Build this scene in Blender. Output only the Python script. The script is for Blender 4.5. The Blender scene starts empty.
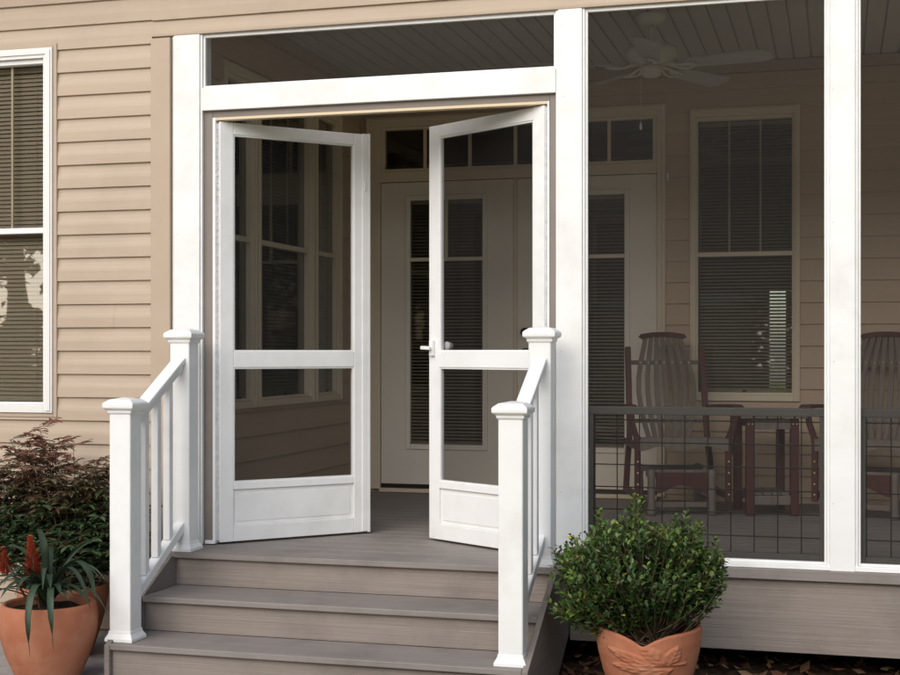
import bpy, bmesh, math, random
from mathutils import Vector, Matrix, Euler
random.seed(11)
sc = bpy.context.scene
COL = sc.collection
R = math.radians

# ------------------------------------------------------------------ materials
def new_mat(name):
    m = bpy.data.materials.new(name); m.use_nodes = True
    nt = m.node_tree; nt.nodes.clear()
    return m, nt, nt.nodes.new('ShaderNodeOutputMaterial')

def N(nt, kind, **kw):
    n = nt.nodes.new(kind)
    for k, v in kw.items():
        if k in n.inputs: n.inputs[k].default_value = v
        else: setattr(n, k, v)
    return n

def c4(c): return (c[0], c[1], c[2], 1)

def surface(name, base, alt, rough=.5, scale=(8, 8, 8), mix_lo=.35, mix_hi=.7, bump=.0, bump_scale=(60, 60, 60),
            spec=.5, detail=6, dirt=None, dirt_scale=1.2, metallic=0, rough_var=.08):
    """two-tone noise paint / stone / fabric with optional dirt and bump, in object coordinates"""
    m, nt, out = new_mat(name)
    L = nt.links.new
    tc = N(nt, 'ShaderNodeTexCoord')
    mp = N(nt, 'ShaderNodeMapping'); mp.inputs['Scale'].default_value = scale
    L(tc.outputs['Object'], mp.inputs['Vector'])
    no = N(nt, 'ShaderNodeTexNoise', Scale=1.0, Detail=detail, Roughness=.6)
    L(mp.outputs['Vector'], no.inputs['Vector'])
    rp = N(nt, 'ShaderNodeValToRGB')
    rp.color_ramp.elements[0].position = mix_lo; rp.color_ramp.elements[0].color = c4(base)
    rp.color_ramp.elements[1].position = mix_hi; rp.color_ramp.elements[1].color = c4(alt)
    L(no.outputs['Fac'], rp.inputs['Fac'])
    col = rp.outputs['Color']
    if dirt:
        nd = N(nt, 'ShaderNodeTexNoise', Scale=dirt_scale, Detail=8, Roughness=.65)
        L(tc.outputs['Object'], nd.inputs['Vector'])
        rd = N(nt, 'ShaderNodeValToRGB')
        rd.color_ramp.elements[0].position = .48; rd.color_ramp.elements[0].color = (0, 0, 0, 1)
        rd.color_ramp.elements[1].position = .72; rd.color_ramp.elements[1].color = (1, 1, 1, 1)
        L(nd.outputs['Fac'], rd.inputs['Fac'])
        mx = N(nt, 'ShaderNodeMix', data_type='RGBA')
        L(rd.outputs['Color'], mx.inputs[0]); L(col, mx.inputs[6]); mx.inputs[7].default_value = c4(dirt)
        col = mx.outputs[2]
    bs = N(nt, 'ShaderNodeBsdfPrincipled', Roughness=rough, Metallic=metallic)
    bs.inputs['Specular IOR Level'].default_value = spec
    L(col, bs.inputs['Base Color'])
    mr = N(nt, 'ShaderNodeMapRange'); mr.inputs[3].default_value = max(.02, rough - rough_var); mr.inputs[4].default_value = min(1, rough + rough_var)
    L(no.outputs['Fac'], mr.inputs[0]); L(mr.outputs[0], bs.inputs['Roughness'])
    if bump:
        mb = N(nt, 'ShaderNodeMapping'); mb.inputs['Scale'].default_value = bump_scale
        L(tc.outputs['Object'], mb.inputs['Vector'])
        nb = N(nt, 'ShaderNodeTexNoise', Scale=1.0, Detail=4)
        L(mb.outputs['Vector'], nb.inputs['Vector'])
        bp = N(nt, 'ShaderNodeBump', Strength=bump, Distance=.004)
        L(nb.outputs['Fac'], bp.inputs['Height']); L(bp.outputs['Normal'], bs.inputs['Normal'])
    L(bs.outputs[0], out.inputs[0])
    return m

def glass_mat(name, tint=(.86, .88, .87), boost=1.0):
    m, nt, out = new_mat(name); L = nt.links.new
    fr = N(nt, 'ShaderNodeFresnel', IOR=1.52)
    mu = N(nt, 'ShaderNodeMath', operation='MULTIPLY_ADD'); mu.inputs[1].default_value = 1.5 * boost; mu.inputs[2].default_value = .015
    mu.use_clamp = True
    L(fr.outputs[0], mu.inputs[0])
    tr = N(nt, 'ShaderNodeBsdfTransparent'); tr.inputs[0].default_value = c4(tint)
    gl = N(nt, 'ShaderNodeBsdfGlossy', Roughness=.012); gl.inputs[0].default_value = (1, 1, 1, 1)
    tc = N(nt, 'ShaderNodeTexCoord'); no = N(nt, 'ShaderNodeTexNoise', Scale=2.2, Detail=1)
    L(tc.outputs['Object'], no.inputs['Vector'])
    bp = N(nt, 'ShaderNodeBump', Strength=.06, Distance=.02); L(no.outputs['Fac'], bp.inputs['Height']); L(bp.outputs[0], gl.inputs['Normal'])
    mx = N(nt, 'ShaderNodeMixShader'); L(mu.outputs[0], mx.inputs[0]); L(tr.outputs[0], mx.inputs[1]); L(gl.outputs[0], mx.inputs[2])
    L(mx.outputs[0], out.inputs[0])
    return m

def screen_mat(name, opacity=.5, base=(.030, .026, .023)):
    """charcoal fly-screen: open weave, part of the light passes, the rest hits dark thread"""
    m, nt, out = new_mat(name); L = nt.links.new
    tr = N(nt, 'ShaderNodeBsdfTransparent')
    df = N(nt, 'ShaderNodeBsdfPrincipled', Roughness=.6); df.inputs['Base Color'].default_value = c4(base)
    df.inputs['Specular IOR Level'].default_value = .25
    tc = N(nt, 'ShaderNodeTexCoord')
    no = N(nt, 'ShaderNodeTexNoise', Scale=2.5, Detail=4); L(tc.outputs['Object'], no.inputs['Vector'])
    mr = N(nt, 'ShaderNodeMapRange'); mr.inputs[3].default_value = opacity - .07; mr.inputs[4].default_value = opacity + .07
    L(no.outputs['Fac'], mr.inputs[0])
    mx = N(nt, 'ShaderNodeMixShader'); L(mr.outputs[0], mx.inputs[0]); L(tr.outputs[0], mx.inputs[1]); L(df.outputs[0], mx.inputs[2])
    L(mx.outputs[0], out.inputs[0])
    return m

def leaf_mat(name, attr='tint', rough=.42, trans=.18):
    m, nt, out = new_mat(name); L = nt.links.new
    at = N(nt, 'ShaderNodeAttribute'); at.attribute_name = attr
    bs = N(nt, 'ShaderNodeBsdfPrincipled', Roughness=rough); L(at.outputs['Color'], bs.inputs['Base Color'])
    bs.inputs['Specular IOR Level'].default_value = .4
    tl = N(nt, 'ShaderNodeBsdfTranslucent'); L(at.outputs['Color'], tl.inputs[0])
    mx = N(nt, 'ShaderNodeMixShader'); mx.inputs[0].default_value = trans
    L(bs.outputs[0], mx.inputs[1]); L(tl.outputs[0], mx.inputs[2]); L(mx.outputs[0], out.inputs[0])
    return m

SIDING = surface('vinyl_siding', (.448, .352, .262), (.49, .391, .294), .48, (1.2, 1.2, 30), bump=.12, bump_scale=(9, 9, 260), dirt=(.408, .322, .242), spec=.35)
SIDING_IN = surface('porch_wall_siding', (.56, .425, .305), (.59, .45, .325), .5, (1.2, 1.2, 30), bump=.1, bump_scale=(9, 9, 260), spec=.3)
TANTRIM = surface('tan_trim', (.442, .348, .26), (.477, .378, .285), .45, (3, 3, 3), spec=.35, bump=.05)
CASING = surface('almond_casing', (.76, .65, .49), (.79, .68, .52), .45, (4, 4, 4), spec=.35)
WHITE = surface('white_vinyl', (.80, .80, .79), (.84, .84, .83), .36, (3, 3, 3), dirt=(.71, .70, .67), dirt_scale=3.4, spec=.45, bump=.03, bump_scale=(14, 14, 14))
WHITEW = surface('white_painted_wood', (.79, .79, .78), (.83, .83, .82), .42, (2, 2, 8), dirt=(.70, .69, .66), dirt_scale=2.6, spec=.4, bump=.12, bump_scale=(90, 90, 7))
ALU = surface('white_aluminium', (.80, .80, .79), (.84, .84, .83), .34, (2, 2, 2), dirt=(.72, .72, .70), dirt_scale=3.0, spec=.5, bump=.03, bump_scale=(10, 10, 10))
HINGE = surface('hinge_metal', (.55, .55, .56), (.7, .7, .7), .4, (40, 40, 40), spec=.5)
TAUPE = surface('taupe_jamb', (.205, .178, .155), (.24, .205, .18), .5, (3, 3, 3), spec=.35, bump=.05)
BRONZE = surface('bronze_guard', (.085, .078, .070), (.10, .092, .083), .5, (6, 6, 6), spec=.4)
WIRE = surface('black_wire', (.010, .010, .010), (.016, .015, .015), .55, (20, 20, 20), spec=.3)
DECK = surface('composite_deck', (.222, .196, .180), (.270, .240, .222), .62, (1.1, 46, 46), bump=.35, bump_scale=(3, 120, 120), dirt=(.185, .163, .150), dirt_scale=3.2, spec=.3)
RISER = surface('composite_riser', (.235, .197, .172), (.288, .245, .216), .62, (1.3, 50, 70), bump=.45, bump_scale=(3, 120, 170), dirt=(.20, .17, .15), dirt_scale=3.1, spec=.3)
SIDEB = surface('composite_side', (.20, .172, .155), (.245, .212, .19), .62, (40, 1.5, 60), bump=.4, bump_scale=(120, 3, 170), dirt=(.17, .148, .132), dirt_scale=3.0, spec=.3)
BOUNCE_TINT = surface('bounce_tinted_head_bar', (.66, .54, .36), (.70, .57, .39), .45, (3, 3, 3), spec=.35)  # warm bounce light under the header, painted into the bar's colour
DOORP = surface('door_paint', (.82, .75, .65), (.85, .78, .675), .45, (2, 2, 2), spec=.4, bump=.03)
BLIND = surface('blind_slat', (.40, .335, .25), (.45, .38, .285), .55, (3, 3, 60), spec=.3)
CEIL = surface('beadboard_vinyl', (.62, .60, .55), (.66, .64, .59), .5, (6, 1, 6), spec=.3)
FANW = surface('fan_white', (.70, .67, .58), (.74, .70, .61), .4, (5, 5, 5), spec=.45)
FANB = surface('fan_blade', (.54, .52, .48), (.60, .58, .53), .45, (1.5, 25, 8), spec=.45)
BURG = surface('burgundy_poly', (.078, .026, .023), (.10, .034, .030), .5, (20, 20, 5), spec=.4, bump=.1)
GREYW = surface('weathered_grey_poly', (.165, .138, .118), (.21, .178, .15), .55, (30, 30, 6), spec=.35, bump=.15)
BRASS = surface('brass_plug', (.75, .52, .24), (.8, .58, .28), .3, (9, 9, 9), metallic=.9)
DARKMETAL = surface('dark_knob', (.02, .016, .013), (.035, .026, .02), .35, (20, 20, 20), spec=.5)
TERRA = surface('terracotta', (.37, .132, .07), (.45, .183, .102), .8, (5, 5, 5), bump=.35, bump_scale=(45, 45, 45), dirt=(.45, .215, .13), dirt_scale=9.0, spec=.2)
SOIL = surface('potting_soil', (.022, .015, .010), (.06, .042, .03), .95, (60, 60, 60), bump=1, bump_scale=(70, 70, 70), spec=.1)
CONC = surface('concrete', (.29, .265, .25), (.37, .345, .325), .85, (14, 14, 14), bump=.4, bump_scale=(120, 120, 120), dirt=(.24, .215, .2), spec=.2)
BOUNCE_SLAB = surface('pale_bounce_slab', (.60, .50, .38), (.68, .57, .44), .85, (3, 3, 3), bump=.3, bump_scale=(120, 120, 120), dirt=(.52, .43, .33), spec=.2)  # pale warm colour of the added bounce slab
MULCH = surface('mulch', (.022, .014, .009), (.075, .045, .028), .95, (30, 30, 30), bump=1, bump_scale=(55, 55, 55), spec=.1)
LAWN = surface('lawn_grass', (.10, .14, .03), (.20, .21, .06), .9, (1.5, 1.5, 1.5), bump=.8, bump_scale=(30, 30, 30), spec=.1)
FOUND = surface('foundation', (.26, .24, .22), (.33, .31, .29), .9, (12, 12, 12), bump=.4, spec=.2)
ROOF = surface('shingles', (.05, .045, .042), (.10, .09, .085), .9, (6, 6, 6), spec=.2)
DARKIN = surface('room_inside', (.10, .085, .07), (.12, .10, .085), .8, (3, 3, 3), spec=.2)
BARK = surface('bark', (.10, .07, .05), (.17, .125, .09), .9, (12, 12, 3), bump=.6, bump_scale=(30, 30, 6), spec=.15)
STEM = surface('shrub_stem', (.10, .065, .04), (.19, .135, .09), .8, (30, 30, 30), spec=.2)
GLASS = glass_mat('window_glass')
GLASSD = glass_mat('door_glass', boost=1.0)
SCREEN = screen_mat('fly_screen', .34, (.021, .0185, .0165))
SCREEND = screen_mat('door_fly_screen', .37, (.013, .011, .010))
LEAF = leaf_mat('box_leaf', rough=.4)
NLEAF = leaf_mat('nandina_leaf', rough=.5)
BLEAF = leaf_mat('strap_leaf', rough=.5, trans=.08)
TLEAF = leaf_mat('tree_leaf', rough=.6, trans=.35)

# ------------------------------------------------------------------ mesh helpers
class MB:
    def __init__(s): s.v = []; s.f = []; s.c = None
    def quad(s, *p):
        b = len(s.v); s.v += [tuple(q) for q in p]; s.f.append(tuple(range(b, b + len(p)))); return s
    def box(s, x0, x1, y0, y1, z0, z1, M=None):
        b = len(s.v)
        P = [(x0, y0, z0), (x1, y0, z0), (x1, y1, z0), (x0, y1, z0), (x0, y0, z1), (x1, y0, z1), (x1, y1, z1), (x0, y1, z1)]
        if M is not None: P = [tuple(M @ Vector(p)) for p in P]
        s.v += P
        s.f += [(b, b + 3, b + 2, b + 1), (b + 4, b + 5, b + 6, b + 7), (b, b + 1, b + 5, b + 4), (b + 1, b + 2, b + 6, b + 5), (b + 2, b + 3, b + 7, b + 6), (b + 3, b, b + 4, b + 7)]
        return s
    def prism(s, poly, axis, a0, a1):
        """extrude a 2-D polygon along an axis: 'x' -> poly is (y,z), 'y' -> (x,z), 'z' -> (x,y)"""
        def P(p, a): return {'x': (a, p[0], p[1]), 'y': (p[0], a, p[1]), 'z': (p[0], p[1], a)}[axis]
        b = len(s.v); n = len(poly)
        s.v += [P(p, a0) for p in poly] + [P(p, a1) for p in poly]
        for i in range(n):
            j = (i + 1) % n; s.f.append((b + i, b + j, b + n + j, b + n + i))
        s.f.append(tuple(range(b + n - 1, b - 1, -1))); s.f.append(tuple(range(b + n, b + 2 * n)))
        return s
    def tube(s, pts, r, n=6, cap=True):
        pts = [Vector(p) for p in pts]
        rs = r if isinstance(r, (list, tuple)) else [r] * len(pts)
        b = len(s.v); up = Vector((0, 0, 1))
        for i, p in enumerate(pts):
            d = (pts[min(i + 1, len(pts) - 1)] - pts[max(i - 1, 0)]).normalized()
            a = d.cross(up)
            if a.length < .05: a = d.cross(Vector((1, 0, 0)))
            a.normalize(); q = d.cross(a)
            for k in range(n):
                t = 2 * math.pi * k / n
                s.v.append(tuple(p + (a * math.cos(t) + q * math.sin(t)) * rs[i]))
        for i in range(len(pts) - 1):
            for k in range(n):
                k2 = (k + 1) % n
                s.f.append((b + i * n + k, b + i * n + k2, b + (i + 1) * n + k2, b + (i + 1) * n + k))
        if cap:
            s.f.append(tuple(b + k for k in range(n - 1, -1, -1)))
            e = b + (len(pts) - 1) * n; s.f.append(tuple(e + k for k in range(n)))
        return s
    def bar(s, pts, w, t, side=(1, 0, 0)):
        """rectangular bar swept along pts; w along 'side', t across"""
        pts = [Vector(p) for p in pts]; b = len(s.v); sd = Vector(side).normalized()
        ws = w if isinstance(w, (list, tuple)) else [w] * len(pts)
        for i, p in enumerate(pts):
            d = (pts[min(i + 1, len(pts) - 1)] - pts[max(i - 1, 0)]).normalized()
            q = d.cross(sd).normalized(); e = sd
            for (a, c) in ((-1, -1), (1, -1), (1, 1), (-1, 1)):
                s.v.append(tuple(p + e * (a * ws[i] / 2) + q * (c * t / 2)))
        for i in range(len(pts) - 1):
            for k in range(4):
                k2 = (k + 1) % 4
                s.f.append((b + i * 4 + k, b + i * 4 + k2, b + (i + 1) * 4 + k2, b + (i + 1) * 4 + k))
        s.f.append((b + 3, b + 2, b + 1, b)); e = b + (len(pts) - 1) * 4; s.f.append((e, e + 1, e + 2, e + 3))
        return s
    def lathe(s, prof, n=32, cx=0, cy=0):
        b = len(s.v)
        for (r, z) in prof:
            for k in range(n):
                t = 2 * math.pi * k / n; s.v.append((cx + r * math.cos(t), cy + r * math.sin(t), z))
        for i in range(len(prof) - 1):
            for k in range(n):
                k2 = (k + 1) % n
                s.f.append((b + i * n + k, b + i * n + k2, b + (i + 1) * n + k2, b + (i + 1) * n + k))
        if prof[0][0] > 1e-4: s.f.append(tuple(b + k for k in range(n - 1, -1, -1)))
        e = b + (len(prof) - 1) * n
        if prof[-1][0] > 1e-4: s.f.append(tuple(e + k for k in range(n)))
        return s
    def build(s, name, mat, parent=None, bevel=0, smooth=False, loc=None, rotz=0):
        me = bpy.data.meshes.new(name); me.from_pydata(s.v, [], s.f)
        if s.c is not None:
            ca = me.color_attributes.new('tint', 'FLOAT_COLOR', 'POINT')
            flat = []
            for c in s.c: flat += [c[0], c[1], c[2], 1.0]
            ca.data.foreach_set('color', flat)
        bm = bmesh.new(); bm.from_mesh(me)
        if s.c is None:
            bmesh.ops.recalc_face_normals(bm, faces=bm.faces)
        bm.to_mesh(me); bm.free()
        me.materials.append(mat)
        if smooth:
            for p in me.polygons: p.use_smooth = True
        o = bpy.data.objects.new(name, me); COL.objects.link(o)
        if parent is not None: o.parent = parent
        if loc is not None: o.location = loc
        o.rotation_euler = (0, 0, rotz)
        if bevel:
            bv = o.modifiers.new('bevel', 'BEVEL'); bv.width = bevel; bv.segments = 2; bv.limit_method = 'ANGLE'; bv.angle_limit = R(40)
        return o

def tag(o, label=None, cat=None, group=None, kind=None):
    if label: o['label'] = label
    if cat: o['category'] = cat
    if group: o['group'] = group
    if kind: o['kind'] = kind
    return o
def thing(name, label, cat, loc=(0, 0, 0), rotz=0, group=None):
    o = bpy.data.objects.new(name, None); COL.objects.link(o); o.empty_display_size = .1
    o.location = loc; o.rotation_euler = (0, 0, rotz)
    return tag(o, label, cat, group)
def copy_tree(o, parent=None):
    c = o.copy(); COL.objects.link(c)
    if parent is not None: c.parent = parent
    for ch in list(o.children): copy_tree(ch, c)
    return c

# ------------------------------------------------------------------ ground
g = MB(); g.quad((-80, -90, -.50), (80, -90, -.50), (80, 60, -.50), (-80, 60, -.50))
tag(g.build('lawn', LAWN), kind='structure')
g = MB(); g.quad((-4.2, -2.6, -.484), (.9, -2.6, -.484), (.9, -.001, -.484), (-4.2, -.001, -.484))
tag(g.build('concrete_path', CONC), kind='structure')
g = MB(); g.quad((-13, -15, -.492), (16, -15, -.492), (16, -2.7, -.492), (-13, -2.7, -.492))  # pale slab added out of view to bounce warm light into the porch
tag(g.build('bounce_ground', BOUNCE_SLAB), kind='structure')
g = MB(); nx, ny = 120, 46
rr = random.Random(3)
for j in range(ny + 1):
    for i in range(nx + 1):
        g.v.append((1.0 + 4.2 * i / nx, -1.25 + 2.2 * j / ny, -.492 + rr.uniform(0, .022)))
for j in range(ny):
    for i in range(nx):
        a = j * (nx + 1) + i; g.f.append((a, a + 1, a + nx + 2, a + nx + 1))
tag(g.build('garden_bed', MULCH), kind='structure')
# leaf litter on the bed
g = MB(); g.c = []
for k in range(1500):
    x, y = rr.uniform(1.76, 5.0), rr.uniform(-1.2, .9); z = -.472 + rr.uniform(0, .03)
    a = rr.uniform(0, 6.28); l = rr.uniform(.015, .045); w = l * rr.uniform(.3, .6)
    t = Euler((rr.uniform(-.6, .6), rr.uniform(-.6, .6), a)).to_matrix()
    col = rr.choice([(.14, .075, .035), (.20, .12, .06), (.09, .05, .025), (.24, .17, .10), (.12, .05, .03)])
    for p in ((-l, 0, 0), (0, -w, 0), (l, 0, .006), (0, w, 0)):
        q = t @ Vector(p); g.v.append((x + q.x, y + q.y, z + q.z)); g.c.append(col)
    b = len(g.v) - 4; g.f.append((b, b + 1, b + 2, b + 3))
tag(g.build('leaf_litter', NLEAF), 'dry brown leaf litter and mulch under the porch edge', 'leaf litter', kind='stuff')

# ------------------------------------------------------------------ siding
LAP = .117
def lap_profile(z0, z1, base, lap, dutch):
    """list of (out, z) going up, one clapboard after another, clipped to z0..z1"""
    k0 = math.floor((z0 - base) / lap); pts = []
    z = base + k0 * lap
    if dutch: shape = [(0.0, .0035), (0.0, .0155), (.0012, .0165), (.42 * lap, .0146), (.52 * lap, .0128), (.64 * lap, .0095), (.80 * lap, .0066), (.999 * lap, .0052)]
    else: shape = [(0.0, .0035), (0.0, .0155), (.0012, .0165), (.999 * lap, .0035)]
    raw = []
    while z < z1:
        for (dz, out) in shape: raw.append((out, z + dz))
        z += lap
    res = []
    for i, (o, zz) in enumerate(raw):
        if z0 <= zz <= z1: res.append((o, zz))
        elif zz < z0 and i + 1 < len(raw) and raw[i + 1][1] > z0:
            o2, zb = raw[i + 1]; t = (z0 - zz) / (zb - zz); res.append((o + (o2 - o) * t, z0))
        elif zz > z1 and i > 0 and raw[i - 1][1] < z1:
            o2, za = raw[i - 1]; t = (z1 - za) / (zz - za); res.append((o2 + (o - o2) * t, z1)); break
    return res
def siding_strip(mb, T, u0, u1, z0, z1, base=.600, lap=LAP, dutch=True):
    """T(u,out,z) -> world"""
    pr = lap_profile(z0, z1, base, lap, dutch); b = len(mb.v)
    for (o, z) in pr: mb.v += [T(u0, o, z), T(u1, o, z)]
    for i in range(len(pr) - 1): mb.f.append((b + 2 * i, b + 2 * i + 1, b + 2 * i + 3, b + 2 * i + 2))
FRONT = lambda u, o, z: (u, -o, z)
BACKY = 2.68
BACK = lambda u, o, z: (u, BACKY - o, z)
SIDEX = -.20
SIDE = lambda u, o, z: (SIDEX + o, u, z)

house = thing('house', 'tan lap-sided house with back porch, french door and tall blinds-covered windows', 'house', (0, 0, 0))

# left front wall with window opening x -1.60..-.879 , z .621..2.501
WX0, WX1, WZ0, WZ1 = -1.585, -.895, .635, 2.487
s = MB()
siding_strip(s, FRONT, -4.0, WX0, -.44, 3.05)
siding_strip(s, FRONT, WX0, WX1, -.44, WZ0); siding_strip(s, FRONT, WX0, WX1, WZ1, 3.05)
siding_strip(s, FRONT, WX1, -.338, -.44, 3.05)
siding_strip(s, FRONT, -.338, 8.0, 2.513, 3.05, base=.600 - .004)
LAPPED = lambda u, o, z: (u, -o - .0014, z)
for (ua, ub, k) in ((.24, 8.0, 17), (-1.9, -.895, 20), (-4.0, -.62, 18), (2.1, 8.0, 19), (-.895, -.55, 4), (-.70, -.338, 11)):
    siding_strip(s, LAPPED, ua, ub, max(2.514 if ub > 0 else -1, .600 + LAP * k + .001 - (.004 if ub > 0 else 0)), .600 + LAP * (k + 1) - .004 - (.004 if ub > 0 else 0), base=.600 - (.004 if ub > 0 else 0))
s.box(-4.0, WX0, .005, .12, -.5, 3.05); s.box(WX1, -.23, .005, .12, -.5, 3.05)
s.box(WX0, WX1, .005, .12, -.5, WZ0); s.box(WX0, WX1, .005, .12, WZ1, 3.05)
s.box(-.23, 8.0, .005, .12, 2.53, 3.05)
s.build('siding_wall', SIDING, house)
# porch back wall: openings for the french door (-.05..1.81 x 0..2.45) and window (2.025..2.69)
BX0, BX1 = 2.025, 2.69
s = MB(); b2 = dict(base=1.253, lap=.135, dutch=False)
siding_strip(s, BACK, SIDEX, -.10, .0, 2.70, **b2)
siding_strip(s, BACK, -.10, 1.84, 2.50, 2.70, **b2)
siding_strip(s, BACK, 1.84, BX0, .0, 2.70, **b2)
siding_strip(s, BACK, BX0, BX1, .0, WZ0, **b2); siding_strip(s, BACK, BX0, BX1, WZ1, 2.70, **b2)
siding_strip(s, BACK, BX1, 8.0, .0, 2.70, **b2)
y0, y1 = BACKY + .004, BACKY + .12
s.box(SIDEX - .12, -.06, y0, y1, -.3, 3.0); s.box(-.06, 1.82, y0, y1, 2.46, 3.0); s.box(1.82, BX0, y0, y1, -.3, 3.0)
s.box(BX0, BX1, y0, y1, -.3, WZ0); s.box(BX0, BX1, y0, y1, WZ1, 3.0); s.box(BX1, 8.0, y0, y1, -.3, 3.0)
s.build('siding_wall', SIDING_IN, house)
# side wall of the porch with a three-part window: y .52...2.20
SY0, SY1 = .50, 2.215
s = MB(); b3 = dict(base=.345, lap=.135, dutch=False)
siding_strip(s, SIDE, .125, SY0, 0, 2.70, **b3); siding_strip(s, SIDE, SY1, BACKY - .02, 0, 2.70, **b3)
siding_strip(s, SIDE, SY0, SY1, 0, WZ0, **b3); siding_strip(s, SIDE, SY0, SY1, WZ1, 2.70, **b3)
x0, x1 = SIDEX - .12, SIDEX - .004
s.box(x0, x1, .125, SY0, -.3, 3.0); s.box(x0, x1, SY1, BACKY, -.3, 3.0); s.box(x0, x1, SY0, SY1, -.3, WZ0); s.box(x0, x1, SY0, SY1, WZ1, 3.0)
s.build('siding_wall', SIDING_IN, house)
# outer shell with daylight windows at the back
s = MB()
s.box(-4.12, -4.0, 0.0, 1.2, -.5, 3.05); s.box(-4.12, -4.0, 1.2, 2.2, -.5, .5); s.box(-4.12, -4.0, 1.2, 2.2, 2.3, 3.05); s.box(-4.12, -4.0, 2.2, 7, -.5, 3.05)
s.box(-4.0, 2.32, 6.88, 7, -.5, 3.05); s.box(2.32, 2.47, 6.88, 7, -.5, .35); s.box(2.32, 2.47, 6.88, 7, 1.52, 3.05); s.box(2.47, 8.0, 6.88, 7, -.5, 3.05)
s.box(8.0, 8.12, BACKY, 7, -.5, 3.05)
siding_strip(s, lambda u, o, z: (8.0 - o, u, z), .12, BACKY, 2.513, 3.05); s.box(8.005, 8.12, 0, BACKY - .001, 2.53, 3.05)
s.build('outer_wall', SIDING, house)
s = MB(); s.box(-3.99, SIDEX - .13, .13, 6.87, -.06, -.01); s.box(SIDEX - .13, 7.99, 2.81, 6.87, -.06, -.01)
s.build('room_floor', DARKIN, house)
s = MB(); s.box(-3.99, SIDEX - .13, .13, 6.87, 2.80, 2.84); s.box(SIDEX - .13, 7.99, 2.81, 6.87, 2.80, 2.84)
s.build('room_ceiling', DARKIN, house)
# foundation strip, left
s = MB(); s.box(-4.0, -.2, .001, .1, -.56, -.441); s.build('foundation', FOUND, house)
# corner trim, frieze strip over the porch, soffit, roof
s = MB(); s.box(-.341, -.236, -.026, .004, -.44, 2.495); s.build('corner_trim', TANTRIM, house, bevel=.003)
s = MB(); s.box(-.345, 8.0, -.0165, .004, 2.5045, 2.5125); s.build('trim_channel', TANTRIM, house, bevel=.002)
s = MB()
s.box(-4.35, 8.5, -.30, .02, 3.05, 3.075); s.box(-4.35, 8.5, -.32, -.30, 3.02, 3.2); s.build('soffit', WHITE, house, bevel=.003)
s = MB(); s.prism([(-.36, 3.2), (3.5, 4.6), (7.4, 3.2), (7.4, 3.08), (3.5, 4.45), (-.36, 3.08)], 'x', -4.4, 8.55); s.build('roof', ROOF, house)
# porch ceiling: narrow beaded boards running front to back
s = MB(); x = SIDEX; zc = 2.770
while x < 7.9:
    s.box(x + .005, x + .0975, .125, BACKY - .004, zc, zc + .012); x += .1025
s.box(SIDEX, 8.0, .125, BACKY, zc + .0125, zc + .03)
s.build('porch_ceiling', CEIL, house)
s = MB()
s.box(SIDEX + .002, 7.99, BACKY - .05, BACKY + .003, 2.702, 2.768); s.box(SIDEX - .003, SIDEX + .05, .125, BACKY - .0505, 2.702, 2.768); s.box(SIDEX + .0505, 7.99, .121, .165, 2.702, 2.768)
s.build('frieze_board', TANTRIM, house, bevel=.004)

def blinds(w, z0, z1, mat, parent, yb, pitch=.0215, tilt=22, wd=.0245):
    b = MB(); z = z0 + .02
    ct, st = math.cos(R(tilt)) * wd / 2, math.sin(R(tilt)) * wd / 2
    rr = random.Random(int(w * 1000))
    while z < z1 - .03:
        e = rr.uniform(-.0009, .0009)
        b.v += [(-w / 2, yb - ct, z - st + e), (w / 2, yb - ct, z - st - e), (w / 2, yb, z + .0015 - e), (-w / 2, yb, z + .0015 + e), (w / 2, yb + ct, z + st - e), (-w / 2, yb + ct, z + st + e)]
        n = len(b.v) - 6; b.f += [(n, n + 1, n + 2, n + 3), (n + 3, n + 2, n + 4, n + 5)]
        z += pitch
    b.box(-w / 2, w / 2, yb - .014, yb + .014, z1 - .028, z1 - .002); b.box(-w / 2, w / 2, yb - .012, yb + .012, z0, z0 + .012)
    for xx in (-w * .36, w * .36): b.box(xx - .001, xx + .001, yb - .0145, yb - .0135, z0 + .01, z1 - .03)
    return b.build('blind', mat, parent)

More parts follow.
